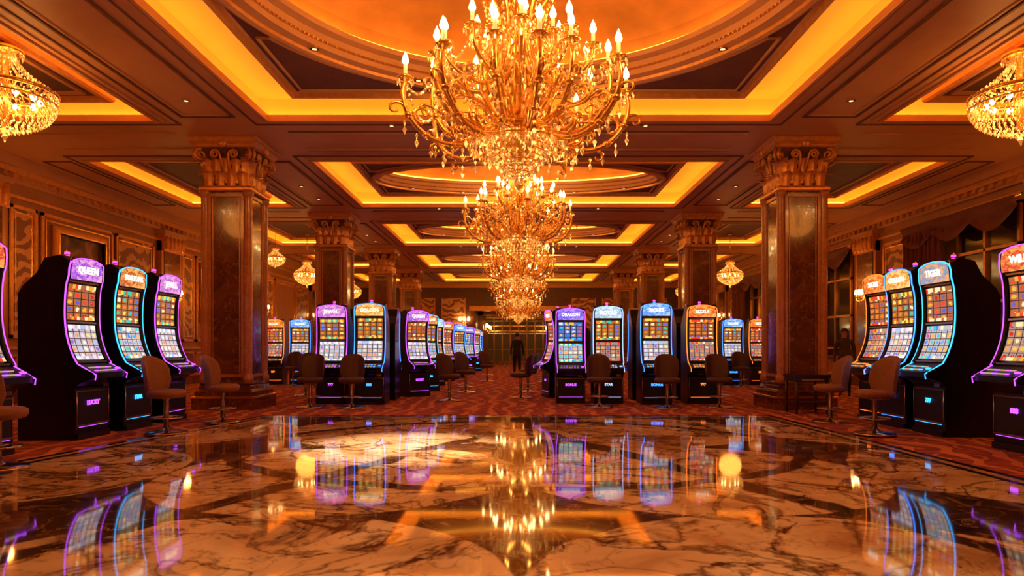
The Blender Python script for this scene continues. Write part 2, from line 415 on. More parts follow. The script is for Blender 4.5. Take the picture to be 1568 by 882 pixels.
for ci,(y0,y1) in enumerate(coff[:3]):
    cy=(y0+y1)/2
    for sx in(-1,1):
        dl(sx*5.42,cy,5.225); dl(sx*5.42,y1-.9,5.225); dl(sx*2.3,y1+.35,5.222)
        big=1.35 if ci==0 else 1
        A=4.42-.62-.15+.02-.165*big; B=(y1-y0)/2-.62-.15+.02-.165*big
        for t in((.38,.70) if ci==0 else (.42,.72)):
            for q in(-1,1): dl(sx*A*math.cos(t*pi/2),cy+q*B*math.sin(t*pi/2),5.379)
obj('recessed_downlights',d)

# ------------------------------------------------------------------ floors
f=MB(); f.add([(-WX,YN,0),(WX,YN,0),(WX,YF+12,0),(-WX,YF+12,0)],[(0,1,2,3)],carpet); obj('floor_carpet',f,)
def XL(y): return -4.48-(11.94-y)*.163
def XR(y): return 4.42+(11.94-y)*.031
YM=11.94
f=MB()
def slab(mb,e,yfar,z,m,base=0):
    p=[(XL(YN)+e,YN),(XR(YN)-e,YN),(XR(yfar)-e,yfar),(XL(yfar)+e,yfar)]
    mb.add([(x,y,base) for x,y in p]+[(x,y,z) for x,y in p],[(4,5,6,7),(0,1,5,4),(1,2,6,5),(2,3,7,6),(3,0,4,7)],m)
slab(f,0,YM,.010,blackstone); slab(f,.10,YM-.12,.012,creamstone,.009); slab(f,.20,YM-.24,.0135,blackstone,.009); slab(f,.29,YM-.34,.015,marblefloor,.009)
obj('floor_marble',f)

# ------------------------------------------------------------------ walls
def wallside(sx,name,tname):
    w=MB(); X=sx*WX
    w.box(min(X,X+sx*.25),max(X,X+sx*.25),YN,YF,0,ZC+.6,wallmat)
    obj(name,w)
    w=MB()
    def b(y0,y1,z0,z1,t,m): w.box(min(X,X-sx*t),max(X,X-sx*t),y0,y1,z0,z1,m)
    b(YN,YF,0,.28,.06,colmarble); b(YN,YF,.28,.34,.08,goldtrim); b(YN,YF,1.15,1.22,.07,goldtrim)
    b(YN,YF,5.0,ZC,.30,plaster); b(YN,YF,4.88,5.0,.2,goldtrim); b(YN,YF,4.72,4.88,.10,plaster); b(YN,YF,4.40,4.46,.06,goldtrim)
    y=12.0
    while y<36: b(y,y+.12,4.78,4.88,.17,plaster); y+=.3
    for bc in beams:
        b(bc-.35,bc+.85,0,4.4,.14,wallmat); b(bc-.22,bc+.72,1.3,4.2,.16,colmarble); b(bc-.35,bc+.85,4.1,4.72,.22,goldtrim); b(bc-.4,bc+.9,4.6,4.72,.28,plaster); b(bc-.4,bc+.9,0,.5,.2,colmarble)
        for q in range(5): w.sph((X-sx*.24,bc-.22+q*.235,4.35),.07,.09,.22,goldtrim,8,6)
    for k,bc in enumerate(beams[:-1]):
        segs=[(bc+1.1,bc+1.9,damask),(bc+2.05,bc+4.75,wallmat),(bc+4.9,bc+6.8,damask)]
        if sx>0: segs=[(bc+5.6,bc+6.8,damask)]
        for y0,y1,mm in segs:
            b(y0,y1,1.4,4.25,.02,mm)
            for a0,a1,z0,z1 in((y0,y1,1.4,1.47),(y0,y1,4.18,4.25),(y0,y0+.07,1.4,4.25),(y1-.07,y1,1.4,4.25)): b(a0,a1,z0,z1,.06,goldtrim)
            for a0,a1,z0,z1 in((y0+.14,y1-.14,1.54,1.57),(y0+.14,y1-.14,4.08,4.11),(y0+.14,y0+.17,1.57,4.08),(y1-.17,y1-.14,1.57,4.08)): b(a0,a1,z0,z1,.045,gold)
            b(y0,y1,.45,1.05,.02,mm)
            for a0,a1,z0,z1 in((y0,y1,.45,.5),(y0,y1,1.0,1.05)): b(a0,a1,z0,z1,.05,goldtrim)
    return obj(tname,w)
wallside(-1,'wall_left','trim_1'); wallside(1,'wall_right','trim_2')
w=MB(); w.box(-WX,WX,YN-.25,YN,0,ZC+.6,wallmat); w.box(-WX,WX,YN,YN+.06,0,.28,colmarble); w.box(-WX,WX,YN,YN+.2,4.9,ZC,plaster); obj('wall_near',w)
w=MB()
PW=2.7;PH=3.5
w.box(-WX,-PW,YF,YF+.3,0,ZC+.6,walnut); w.box(PW,WX,YF,YF+.3,0,ZC+.6,walnut); w.box(-PW,PW,YF,YF+.3,PH,ZC+.6,walnut)
w.box(-PW-.3,-PW,YF-.1,YF+.3,0,PH+.3,colmarble); w.box(PW,PW+.3,YF-.1,YF+.3,0,PH+.3,colmarble); w.box(-PW-.4,PW+.4,YF-.16,YF,PH,PH+.3,goldtrim)
w.box(-WX,WX,YF-.2,YF,4.95,ZC,goldtrim)
for x in(-8.6,-6,-4.1,4.1,6,8.6):
    w.box(x-.7,x+.7,YF-.03,YF,1.2,4.3,damask); 
    for a in(x-.75,x+.7): w.box(a,a+.05,YF-.06,YF,1.2,4.3,goldtrim)
obj('wall_far',w)
VD=12
w=MB()
w.box(-PW-.1,-PW,YF+.3,YF+VD,0,3.9,walnut); w.box(PW,PW+.1,YF+.3,YF+VD,0,3.9,walnut); w.box(-PW,PW,YF+VD,YF+VD+.2,0,3.9,walnut); w.box(-PW,PW,YF+.3,YF+VD,3.8,3.95,walnut)
for yy in (YF+2.5,YF+5.5,YF+8.5):
    for s in(-1,1): w.box(min(s*PW,s*(PW-.35)),max(s*PW,s*(PW-.35)),yy,yy+.4,0,3.8,colstone)
    w.box(-PW,PW,yy,yy+.4,3.35,3.8,goldtrim)
obj('wall_vestibule',w)
lobby=emis('lit_lobby_glass',(1,.24,.03),.035)
w=MB(); yy=YF+VD-.6
w.box(-PW+.02,PW-.02,yy,yy+.03,.05,3.6,lobby)
for i in range(9):
    x=-PW+.1+i*(PW*2-.2)/8; w.box(x-.05,x+.05,yy-.08,yy+.08,0,3.7,darkgold)
for z in(.05,1.05,2.3,2.5,2.9,3.3,3.65): w.box(-PW+.02,PW-.02,yy-.07,yy+.07,z-.04,z+.04,gold if z>2 else darkgold)
obj('door_1',w)

def painting(y0,y1,z0,z1,X,sx,name='framed_painting'):
    w=MB(); 
    def b(a0,a1,c0,c1,t0,t1,m): w.box(min(X-sx*t0,X-sx*t1),max(X-sx*t0,X-sx*t1),a0,a1,c0,c1,m)
    b(y0,y1,z0,z1,.03,.06,picm)
    for k,(ww,t) in enumerate(((.16,.10),(.10,.14),(.04,.17))):
        m=(darkgold,goldtrim,gold)[k]
        b(y0-ww,y0,z0-ww,z1+ww,.03,t,m); b(y1,y1+ww,z0-ww,z1+ww,.03,t,m); b(y0,y1,z0-ww,z0,.03,t,m); b(y0,y1,z1,z1+ww,.03,t,m)
    obj(name,w)
painting(15.85,17.6,2.65,3.85,-WX,-1)
painting(23.2,25.1,2.2,3.9,-WX,-1)
for k,bc in enumerate((13.35,20.74,28.13)):
    w=MB(); y0,y1=bc+1.2,bc+3.4; X=WX
    w.box(X-.05,X-.02,y0,y1,.9,4.35,glassd)
    for a in(y0,(y0+y1)/2-.03,y1-.08): w.box(X-.12,X-.03,a,a+.08,.9,4.35,darkgold)
    for z in(.86,2.2,3.4,4.3): w.box(X-.12,X-.03,y0,y1,z,z+.07,darkgold)
    w.box(X-.2,X-.03,y0-.15,y1+.15,4.36,4.5,goldtrim)
    obj('window_%d'%(k+1),w)
    cu=MB(); rows=[]
    for i in range(9):
        z=.12+i*(4.2-.12)/8; r=[]
        for j in range(61):
            t=j/60; y=y1+.1+t*1.7; r.append((X-.32+.09*math.sin(t*2*pi*9)*(1-.2*math.sin(i))-.02*math.sin(t*37+i),y,z))
        rows.append(r)
    cu.grid(rows,curtainm); 
    rows=[]
    for i in range(7):
        r=[]
        for j in range(41):
            t=j/40; y=y0-.2+t*(y1+1.85-y0+.2); drop=.35+.3*abs(math.sin(t*pi*3)); r.append((X-.36-.05*math.sin(i*1.3),y,4.42-drop*i/6))
        rows.append(r)
    cu.grid(rows,curtainm); cu.tube([(X-.3,y0-.3,4.42),(X-.3,y1+2.0,4.42)],.035,8,gold)
    obj('velvet_curtain',cu)

# ------------------------------------------------------------------ columns
def column():
    m=MB(); S=.40
    m.sq([(.56,0),(.56,.22),(.54,.24),(.52,.24),(.52,.34),(.50,.37),(.47,.39),(.46,.45),(.44,.48),(.44,.50)],colmarble)
    m.sq([(.565,.22),(.57,.23),(.57,.25),(.55,.26)],gold)
    m.sq([(.45,.47),(.455,.49),(.45,.52),(S,.54),(S,4.28)],colmarble)
    for sx in(-1,1):
        for sy in(-1,1):
            x,y=sx*S,sy*S
            m.lathe([(.10,.5),(.10,.62),(.075,.66),(.07,.72),(.07,4.08),(.075,4.12),(.10,4.16),(.10,4.24)],12,colstone,(x*.97,y*.97,0))
    for a in range(4):
        xf=Matrix.Rotation(a*pi/2,4,'Z')
        for x0,x1,z0,z1 in((-.32,-.27,.62,4.18),(.27,.32,.62,4.18),(-.27,.27,.62,.68),(-.27,.27,4.12,4.18)):
            m.box(x0,x1,-S-.02,-S+.01,z0,z1,colstone,xf=xf)
        for x0 in(-.245,.235): m.box(x0,x0+.01,-S-.012,-S,.7,4.1,goldtrim,xf=xf)
    m.sq([(.45,4.22),(.47,4.24),(.475,4.28),(.46,4.31),(.42,4.33)],goldtrim)
    m.sq([(.40,4.30),(.38,4.5),(.39,4.75),(.43,4.93),(.50,5.03)],soffit_dark)
    m.sq([(.52,5.04),(.55,5.06),(.55,5.09),(.58,5.12),(.60,5.14),(.60,5.20),(.62,5.225)],goldtrim)
    def leaf(xf,x,y,z,h,wd,curl,mm):
        rows=[]
        for i in range(11):
            t=i/10; 
            zz=z+h*math.sin(t*pi*.62)
            out=.02+.05*t+curl*max(0,t-.45)**1.6*2.0
            ww=wd*(.75+.35*math.sin(t*pi*.9))*(1-.85*max(0,t-.6)/.4)*(1+.14*math.cos(t*pi*7))
            rows.append([(x+ww*s*.5,y-out-.03*(1-abs(s))+.015*abs(math.sin(s*4)),zz) for s in(-1,-.6,-.2,0,.2,.6,1)])
        m.grid(rows,mm,xf=xf)
    for a in range(4):
        xf=Matrix.Rotation(a*pi/2,4,'Z')
        for x in(-.3,-.1,.1,.3): leaf(xf,x,-.40,4.32,.26,.17,.16,goldtrim)
        for x in(-.35,-.18,0,.18,.35): leaf(xf,x,-.375,4.38,.46,.16,.22,goldtrim)
        for s in(-1,1):
            pts=[]
            for q in range(22):
                th=q/21*3.4*pi; r=.09*(1-q/25); pts.append((s*(.17)+s*-r*math.cos(th),-.50,4.92+r*math.sin(th)))
            m.tube([(s*.05,-.40,4.6),(s*.06,-.45,4.75)]+pts,.022,6,goldtrim,xf=xf)
        m.sph((0,-.57,5.11),.09,.05,.09,goldtrim,10,6,xf=xf)
        xf2=Matrix.Rotation(a*pi/2+pi/4,4,'Z')
        for o in(-.035,.035):
            pts=[]
            for q in range(26):
                th=q/25*3.6*pi; r=.13*(1-q/29); pts.append((o,-.64+r*math.cos(th),4.91+r*math.sin(th)))
            m.tube([(o,-.47,4.55),(o,-.48,4.75),(o,-.50,4.86)]+pts,.03,6,goldtrim,xf=xf2)
        leaf(xf2,0,-.52,4.34,.44,.22,.18,goldtrim)
    return m.mesh('column')
cm=column()
for k in range(4):
    for sx in(-1,1): obj('marble_column',cm,(5.50 if sx>0 else -5.66,13.65+PITCH*k,0.0),0,(1.07,1.07,1))

# ------------------------------------------------------------------ chandeliers
def polar(r,a,z): return (r*math.cos(a),r*math.sin(a),z)
def big_chandelier():
    m=MB(); T=1.4
    def cup(r,a,z,h=.15):
        x,y,_=polar(r,a,0)
        m.lathe([(.012,-.05),(.04,-.03),(.095,0),(.11,.022),(.06,.014),(.034,.02),(.045,.055),(.025,.06)],12,gold,(x,y,z))
        m.lathe([(.024,.05),(.024,.05+h)],8,candle,(x,y,z))
        m.lathe([(.006,.05+h),(.036,.075+h),(.044,.11+h),(.028,.17+h),(.0,.24+h)],8,flame,(x,y,z))
        for q in range(8):
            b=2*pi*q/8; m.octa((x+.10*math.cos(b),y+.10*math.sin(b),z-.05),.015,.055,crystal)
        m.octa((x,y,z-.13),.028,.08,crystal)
    N=16; cups=[]
    for i in range(N):
        a=2*pi*i/N+.11; odd=i%2
        k=.80 if odd else 1.0; dz=.16 if odd else 0
        arm=[(.14,.75),(.22,.40),(.48,.12),(.85,.02),(1.18,.14),(1.40,.42),(1.47,.70),(1.44,.90)]
        pts=catmull([polar(r*k,a,z+dz) for r,z in arm],5)
        m.tube(pts,[T*(.034-.014*j/len(pts)) for j in range(len(pts))],7,gold)
        cup(1.44*k,a,.93+dz); cups.append((1.44*k,a,.93+dz))
        for (rc,zc,r0,st,tw,sg) in((.72,.26,.17,-pi/2,3.2,1),(1.22,.44,.14,-pi/2,3.0,1),(1.56,.50,.12,pi,3.0,-1),(1.05,-.06,.09,pi/2,2.6,-1),(.95,.62,.16,-pi/2,3.0,1)):
            sp=[]
            for q in range(18):
                t=q/17; th=st+sg*t*tw*pi*.62; rr=r0*(1-.8*t); sp.append(polar(k*rc+rr*math.cos(th),a,zc+dz+rr*math.sin(th)))
            m.tube(sp,[T*(.018-.009*q/17) for q in range(18)],5,gold)
        m.tube(catmull([polar(k*.40,a,.2+dz),polar(k*.7,a,.42+dz),polar(k*.95,a,.46+dz),polar(k*1.2,a,.58+dz),polar(k*1.36,a,.44+dz)],4),.018,5,gold)
        for (r,z) in((.48,.12),(.85,.02),(1.18,.14),(1.40,.42)):
            x,y,zz=polar(r*k,a,z+dz); m.sph((x,y,zz),.06,.06,.05,gold,7,5)
        for (r,z) in((.5,.10),(.72,.02),(.95,-.03),(1.12,.06),(1.3,.2),(1.45,.38)):
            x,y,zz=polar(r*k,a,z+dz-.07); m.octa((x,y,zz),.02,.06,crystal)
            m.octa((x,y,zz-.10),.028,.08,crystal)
    for tier in(0,1):
        cs=cups[tier::2]
        for i in range(len(cs)):
            A=Vector(polar(*cs[i][:2],cs[i][2]-.04)); B=Vector(polar(*cs[(i+1)%len(cs)][:2],cs[(i+1)%len(cs)][2]-.04))
            for q in range(1,18):
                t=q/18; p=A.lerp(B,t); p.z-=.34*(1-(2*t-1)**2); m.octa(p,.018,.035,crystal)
    ups=[]
    for (n,sc,z0,ro) in((10,1.0,0.0,.3),(8,.55,.18,.1)):
        for i in range(n):
            a=2*pi*i/n+ro
            arm=[(.10,1.35),(.25,1.02),(.52,.90),(.80,1.02),(.95,1.20),(.97,1.34)]
            pts=catmull([polar(r*sc,a,z+z0) for r,z in arm],5)
            m.tube(pts,[T*(.026-.01*j/len(pts)) for j in range(len(pts))],6,gold)
            cup(.97*sc,a,1.37+z0,.14); ups.append((.97*sc,a,1.37+z0))
            sp=[]
            for q in range(16):
                t=q/15; th=-pi/2+t*pi*1.9; rr=.13*(1-.75*t); sp.append(polar(sc*.62+rr*math.cos(th),a,1.08+z0+rr*math.sin(th)))
            m.tube(sp,.019,5,gold)
    for i in range(10):
        a0=ups[i];a1=ups[(i+1)%10]
        A=Vector(polar(a0[0],a0[1],a0[2]-.04));B=Vector(polar(a1[0],a1[1],a1[2]-.04))
        for q in range(1,12):
            t=q/12; p=A.lerp(B,t); p.z-=.24*(1-(2*t-1)**2); m.octa(p,.017,.035,crystal)
    for i in range(12):
        a=2*pi*i/12
        rods=[(.20,.42),(.38,.62),(.50,.95),(.44,1.35),(.28,1.65),(.30,1.95),(.44,2.15),(.40,2.32),(.28,2.28)]
        m.tube(catmull([polar(r,a,z) for r,z in rods],4),.024,6,gold)
        rods=[(.16,.45),(.27,.8),(.22,1.2),(.16,1.5),(.2,1.8),(.14,2.1)]
        m.tube(catmull([polar(r,a+.26,z) for r,z in rods],4),.018,5,gold)
        for q in range(22):
            z=.5+q*.08; rr=.34+.12*math.sin(q*.7); m.octa(polar(rr,a+.13,z),.020,.05,crystal)
        for q in range(7): m.octa(polar(.44-.012*q,a,2.08-q*.07),.016,.035,crystal)
    m.lathe([(.0,-.16),(.05,-.14),(.14,-.05),(.24,.08),(.30,.2),(.26,.3),(.14,.36),(.10,.45),(.15,.55),(.17,.68),(.10,.8),(.06,.95),(.09,1.05),(.14,1.15),(.13,1.28),(.06,1.38),(.05,1.55),(.10,1.65),(.11,1.75),(.05,1.85),(.05,2.0),(.13,2.1),(.15,2.17),(.05,2.25),(.03,2.3),(.03,2.5)],18,gold)
    m.lathe([(.30,.24),(.345,.26),(.36,.30),(.33,.34),(.28,.34)],24,darkgold)
    for k in range(24):
        a=2*pi*k/24; m.octa(polar(.35,a,.20),.022,.07,crystal)
    for (r,z,n) in((.44,.14,30),(.43,.06,30),(.41,-.02,28),(.37,-.10,26),(.33,-.17,22),(.28,-.24,18),(.22,-.31,14),(.15,-.38,10),(.08,-.44,6)):
        for k in range(n):
            a=2*pi*k/n; m.octa(polar(r,a,z),.028,.055,crystal)
        m.tube([polar(r,2*pi*k/20,z+.035) for k in range(20)],.009,4,gold,closed=True)
    m.octa((0,0,-.52),.05,.1,crystal)
    for k in range(70):
        a=2*pi*k/70; m.octa(polar(.62,a,.0+.03*math.sin(k*2)),.018,.08,crystal)
    m.tube([polar(.62,2*pi*k/40,.06) for k in range(40)],.014,4,gold,closed=True)
    return m.mesh('grand_chandelier')
bc_me=big_chandelier()
cyc=[(a+b)/2 for a,b in coff]
chs=[(cyc[0]+.05,3.42,(.87,.77)),(cyc[1],3.80,(.92,.86)),(cyc[2],3.62,(.88,.88)),(cyc[3],3.42,(.88,.88)),(cyc[4],3.0,(.88,.88))]
for (y,z,(s,sz)) in chs:
    o=obj('grand_chandelier',bc_me,(0,y,z),.05,(s,s,sz))
    r=MB(); zt=6.5 if y<10 else 6.25
    L=(zt-z)/sz
    r.lathe([(.03,0),(.03,L-2.45)],8,gold,(0,0,2.45)); r.lathe([(.03,-.12),(.14,-.08),(.26,-.02),(.26,0)],20,gold,(0,0,L))
    if y<10:
        for k in range(10):
            a=2*pi*k/10
            for q in range(16): r.octa(polar(.30-.012*q,a,2.5+q*.07),.018,.035,crystal)
            r.tube(catmull([polar(.06,a,2.4),polar(.24,a,2.55),polar(.2,a,2.85),polar(.06,a,3.1)],4),.02,5,gold)
    ch=obj('suspension_rod',r); ch.parent=o
def drum():
    m=MB()
    m.tube([polar(.62,2*pi*k/40,0) for k in range(40)],.03,6,gold,closed=True); m.tube([polar(.62,2*pi*k/40,-.14) for k in range(40)],.016,6,gold,closed=True)
    for j,(r,z) in enumerate(((.62,-.05),(.62,-.10),(.62,-.16),(.60,-.22),(.57,-.27),(.54,-.32),(.49,-.37),(.44,-.41),(.38,-.45),(.31,-.49),(.23,-.52),(.15,-.55),(.08,-.57))):
        n=max(8,int(r*80))
        for k in range(n): m.octa(polar(r,2*pi*(k+.5*(j%2))/n,z),.023,.042,crystal)
    m.octa((0,0,-.64),.05,.09,crystal)
    for k in range(20):
        a=2*pi*k/20
        for q in range(14):
            t=q/13; m.octa(polar(.60*(1-t)**1.6+.12*t,a,.04+.50*t),.019,.035,crystal)
        if k%2==0:
            m.tube(catmull([polar(.1,a,.1),polar(.3,a,.0),polar(.5,a,.06),polar(.62,a,0)],4),.014,5,gold)
    m.lathe([(.12,.50),(.22,.53),(.24,.57),(.16,.61),(.06,.65)],16,gold); m.lathe([(.04,-.5),(.06,-.2),(.1,.05),(.05,.2),(.05,.6)],10,gold)
    for k in range(18): m.octa(polar(.22,2*pi*k/18,.50),.018,.05,crystal)
    for k in range(10): m.sph(polar(.40,2*pi*k/10,-.10),.04,.04,.05,flame,8,6)
    return m
dr=drum().mesh('crystal_bowl_chandelier')
BOWLS=((-7.0,9.3,4.70,.98),(6.95,9.45,4.70,.98),(-7.84,25.3,3.95,.75),(7.84,25.3,3.95,.75),(-7.84,22.0,4.1,.5),(-7.84,32,3.9,.75),(7.84,32,3.9,.75))
for (x,y,z,s) in BOWLS:
    o=obj('crystal_bowl_chandelier',dr,(x,y,z),0,s)
    r=MB(); zt=5.38; r.lathe([(.014,.6),(.014,max(.62,(zt-z)/s))],6,gold); r.lathe([(.02,-.04),(.09,-.02),(.1,0)],14,gold,(0,0,max(.64,(zt-z)/s)))
    ch=obj('hanging_rod',r); ch.parent=o

# ------------------------------------------------------------------ sconces
def sconce():
    m=MB()
    m.lathe([(.0,-.02),(.07,-.02),(.09,0),(.07,.02),(0,.02)],12,gold,(0,0,0),xf=Matrix.Rotation(pi/2,4,'X'))
    for s in(-1,0,1):
        m.tube(catmull([(0,-.02,0),(s*.1,-.1,-.08),(s*.18,-.16,-.03),(s*.18,-.16,.05)],4),.012,6,gold)
        m.lathe([(.01,0),(.045,.01),(.05,.03),(.02,.03)],10,gold,(s*.18,-.16,.05)); m.lathe([(.013,.02),(.013,.12)],8,candle,(s*.18,-.16,.05))
        m.lathe([(.055,.09),(.05,.14),(.03,.22)],10,flame,(s*.18,-.16,.05)); m.octa((s*.18,-.16,0),.015,.05,crystal)
    return m.mesh('wall_sconce')
scm=sconce()
for bc in beams[0:5]:
    obj('wall_sconce',scm,(-WX+.17,bc+.25,2.7),pi/2); obj('wall_sconce',scm,(WX-.17,bc+.25,2.7),-pi/2)
for x in(-3.4,3.4,-7.3,7.3): obj('wall_sconce',scm,(x,YF-.02,2.7),0,1.5)
for yy in(YF+2.7,YF+5.7,YF+8.7):
    for s in(-1,1): obj('wall_sconce',scm,(s*(PW-.36),yy,2.4),-s*pi/2,1.4)

# ------------------------------------------------------------------ slot machines
neons={k:emis('neon_'+k,v,s) for k,v,s in(('blue',(.03,.20,1),3.4),('purple',(.50,.07,1),2.3),('cyan',(.03,.42,1),2.4),('orange',(1,.16,.015),2.8),('pink',(1,.06,.5),2.4),('white',(.35,.55,1),1.8))}
letters=emis('marquee_letters',(1,.85,.65),1.7)
dimkey=emis('button_glow',(.9,.6,.35),.6,False)
curve=catmull([(0,-.30,.89),(0,-.235,1.02),(0,-.18,1.2),(0,-.155,1.4),(0,-.155,1.62),(0,-.17,1.8),(0,-.20,1.92)],6)
def cz(z):
    for a,b in zip(curve[:-1],curve[1:]):
        if a.z<=z<=b.z: t=(z-a.z)/(b.z-a.z); return a.lerp(b,t).y
    return curve[-1].y if z>1.9 else curve[0].y
def slot(variant):
    pal1,pal2,neon,word,mc,belly=variant
    sd=sum(ord(q) for q in word)
    m=MB(); W=.325
    body=[(.36,0),(-.28,0),(-.30,.08),(-.30,.60),(-.36,.66),(-.52,.72),(-.52,.78),(-.30,.89)]+[(p.y+.004,p.z) for p in curve[1:]]+[(-.21,1.95),(-.22,2.10),(-.14,2.16),(.05,2.12),(.14,1.95),(.30,1.80),(.36,1.7)]
    m.extr(body,-W,W,black)
    for s in(-1,1):
        pts=[(s*(W-.022),p.y-.022,p.z) for p in curve]+[(s*(W-.022),-.225,2.0),(s*(W-.04),-.235,2.08),(s*(W-.07),-.235,2.125)]
        m.tube(pts,.024,6,blackm)
        pts=[(s*(W+.002),p.y-.035,p.z) for p in curve]+[(s*(W+.002),-.24,2.0),(s*(W-.02),-.25,2.09)]
        m.tube(pts,.010,6,neons[neon])
        m.tube([(s*(W-.01),-.535,.70),(s*(W-.01),-.545,.76),(s*(W-.01),-.31,.90)],.007,6,neons[neon] )
        m.tube([(s*(W-.02),-.315,.12),(s*(W-.02),-.315,.58)],.008,5,chrome)
    def panel(z0,z1,mm,wd=.31,off=.012,n=8):
        rows=[]
        for i in range(n+1):
            z=z0+(z1-z0)*i/n; y=cz(z)-off; rows.append([(-wd,y,z),(-wd/3,y,z),(wd/3,y,z),(wd,y,z)])
        m.grid(rows,mm)
    white='white' in pal1 or 'teal' in pal1
    panel(.94,1.35,screenmat(pal1,5,5,(.50,.46,.50) if white else (.36,.24,.20),1.2,sd%17),.275)
    panel(1.41,1.83,screenmat(pal2,4,5,(.40,.12,.03) if pal2!='blue' else (.10,.16,.45),1.2,sd%13+2),.275)
    for z in(.91,1.38,1.86):
        y=cz(min(z,1.9))-.02; m.box(-.29,.29,y-.008,y+.02,z-.010,z+.010,chrome)
    mq=marqmat('marquee_'+word,*mc,1.1)
    N=12; pts=[(-.295,1.885),(.295,1.885)]+[(.295*math.cos(pi*q/N),2.06+.075*math.sin(pi*q/N)) for q in range(N+1)]
    vs=[(x,-.225-.02*(z-1.88)/.25-.012,z) for x,z in pts]; n=len(pts)
    m.add(vs,[tuple(range(n))],mq,uvs=[[((x+.295)/.59,(z-1.885)/.27) for x,z in pts]])
    vb=[(x*1.06,-.225-.02*(z-1.88)/.25+.0,2.0+(z-2.0)*1.08) for x,z in pts]; vb2=[(x,y+.12,z) for x,y,z in vb]
    m.add(vb+vb2,[tuple(range(n))]+[(k,(k+1)%n,(k+1)%n+n,k+n) for k in range(n)],blackm)
    m.tube([(x*1.04,y-.004,2.0+(z-2.0)*1.06) for x,y,z in vs[2:]],.008,5,neons[neon])
    v,fc=textpolys(word,.115 if len(word)<6 else .095)
    m.add(v,fc,letters,xf=Matrix.Translation((0,-.262,2.0))@Matrix.Rotation(pi/2+.08,4,'X'))
    m.add([(-.30,-.525,.785),(.30,-.525,.785),(.30,-.32,.888),(-.30,-.32,.888)],[(0,1,2,3)],blackm)
    for i in range(7):
        for j in range(2):
            x=-.22+i*.06; y=-.49+j*.07; z=.785+(y+.525)*.5
            m.box(x-.019,x+.019,y-.018,y+.018,z,z+.014,dimkey if (i+j)%3 else neons[neon])
    m.lathe([(.032,0),(.032,.02),(.0,.026)],12,neons[neon],(.25,-.46,.815))
    m.box(-.29,.29,-.312,-.30,.17,.56,blackm); 
    for z in(.165,.565): m.box(-.30,.30,-.325,-.30,z-.008,z+.008,chrome)
    v,fc=textpolys(belly,.075); m.add(v,fc,neons[neon],xf=Matrix.Translation((0,-.318,.42))@Matrix.Rotation(pi/2,4,'X'))
    m.tube([(-.27,-.318,.145),(.27,-.318,.145)],.003,5,neons[neon])
    m.box(-.31,.31,-.335,.36,0,.07,blackm)
    m.box(.16,.27,-.34,-.315,.60,.65,chrome)
    m.lathe([(.03,0),(.03,.03),(.022,.035),(.022,.075),(.028,.08),(.028,.12),(.0,.14)],10,chrome,(0,.0,2.12)); m.lathe([(.029,.082),(.029,.112)],10,neons['pink'],(0,0,2.12+.002))
    m.lathe([(.026,.035),(.026,.072)],10,neons['pink' if neon!='blue' else 'blue'],(0,0,2.12))
    return m.mesh('slot_machine')
V={
 'A':slot(('red','red','purple','WILD',((.7,.04,.02),(.95,.4,.08)),'888')),
 'B':slot(('white','red','purple','QUEEN',((.3,.05,.7),(.9,.4,.7)),'LUCKY')),
 'C':slot(('teal','gold','cyan','FORTUNE',((.5,.06,.01),(1,.5,.12)),'STAR')),
 'D':slot(('white','gold','purple','JEWEL',((.5,.1,.55),(.85,.4,.75)),'777')),
 'E':slot(('white','gold','blue','RICHES',((.05,.25,.9),(.5,.7,1)),'BONUS')),
 'F':slot(('white','gold','blue','GOLDEN',((.8,.25,.01),(1,.7,.25)),'888')),
 'G':slot(('red','red','orange','SIZZLE',((.8,.08,.01),(1,.45,.08)),'777')),
 'H':slot(('red','gold','white','ROYAL',((.3,.5,.7),(.8,.9,.95)),'STAR')),
 'I':slot(('teal','blue','purple','DRAGON',((.15,.08,.8),(.5,.35,.95)),'BONUS')),
 'J':slot(('teal','red','cyan','TIGER',((.2,.3,.5),(.9,.4,.1)),'777')),
}
R=pi/2; S=1.11
M=[('A',-6.05,7.35,R,S),('B',-6.05,9.15,R,S),('C',-6.0,10.15,R,S),('D',-5.98,11.2,R,S),
   ('G',6.08,11.15,-R,S),('F',6.03,10.38,-R,S),('J',6.02,9.45,-R,S),('A',6.05,7.85,-R,S),
   ('D',-3.98,14.75,0,.98),('F',-3.14,14.6,0.02,.99),('B',-2.62,16.9,.75,.98),('C',-2.62,18.9,.72,.98),('H',-2.75,21.6,.62,.98),('A',-2.7,24.3,.9,.98),('I',-2.35,30.5,.6,.98),
   ('E',-7.1,22.3,.12,.98),('G',-7.95,22.3,.12,.98),('I',-3.98,15.75,pi,.98),('E',-3.1,15.75,pi,.98),
   ('I',1.12,14.9,0,.95),('H',1.92,14.85,0,.97),('E',2.90,14.6,0,.99),('G',3.92,14.8,0,.98),('A',.95,16.6,-1.35,.98),('C',1.3,18.6,-1.1,.98),('D',1.5,21,-1.1,.98),
   ('E',6.85,22.0,-.05,.98),('G',7.7,22.0,-.05,.98),('F',2.9,15.85,pi,.98),('D',3.9,15.85,pi,.98),('I',2.2,25,-1,.98),('B',2.2,29,-.9,.98),
   ('E',-2.5,27.2,.9,.98),('D',-7.1,29,0,.98),('H',7.1,29,0,.98),('C',-2.3,34.5,.9,.98),('F',-2.4,38.5,.9,.98),('E',2.3,33.2,-.9,.98),('A',2.4,37.5,-.9,.98)]
for (v,x,y,r,s) in M:
    obj('slot_machine',V[v],(x,y,0),r,s)

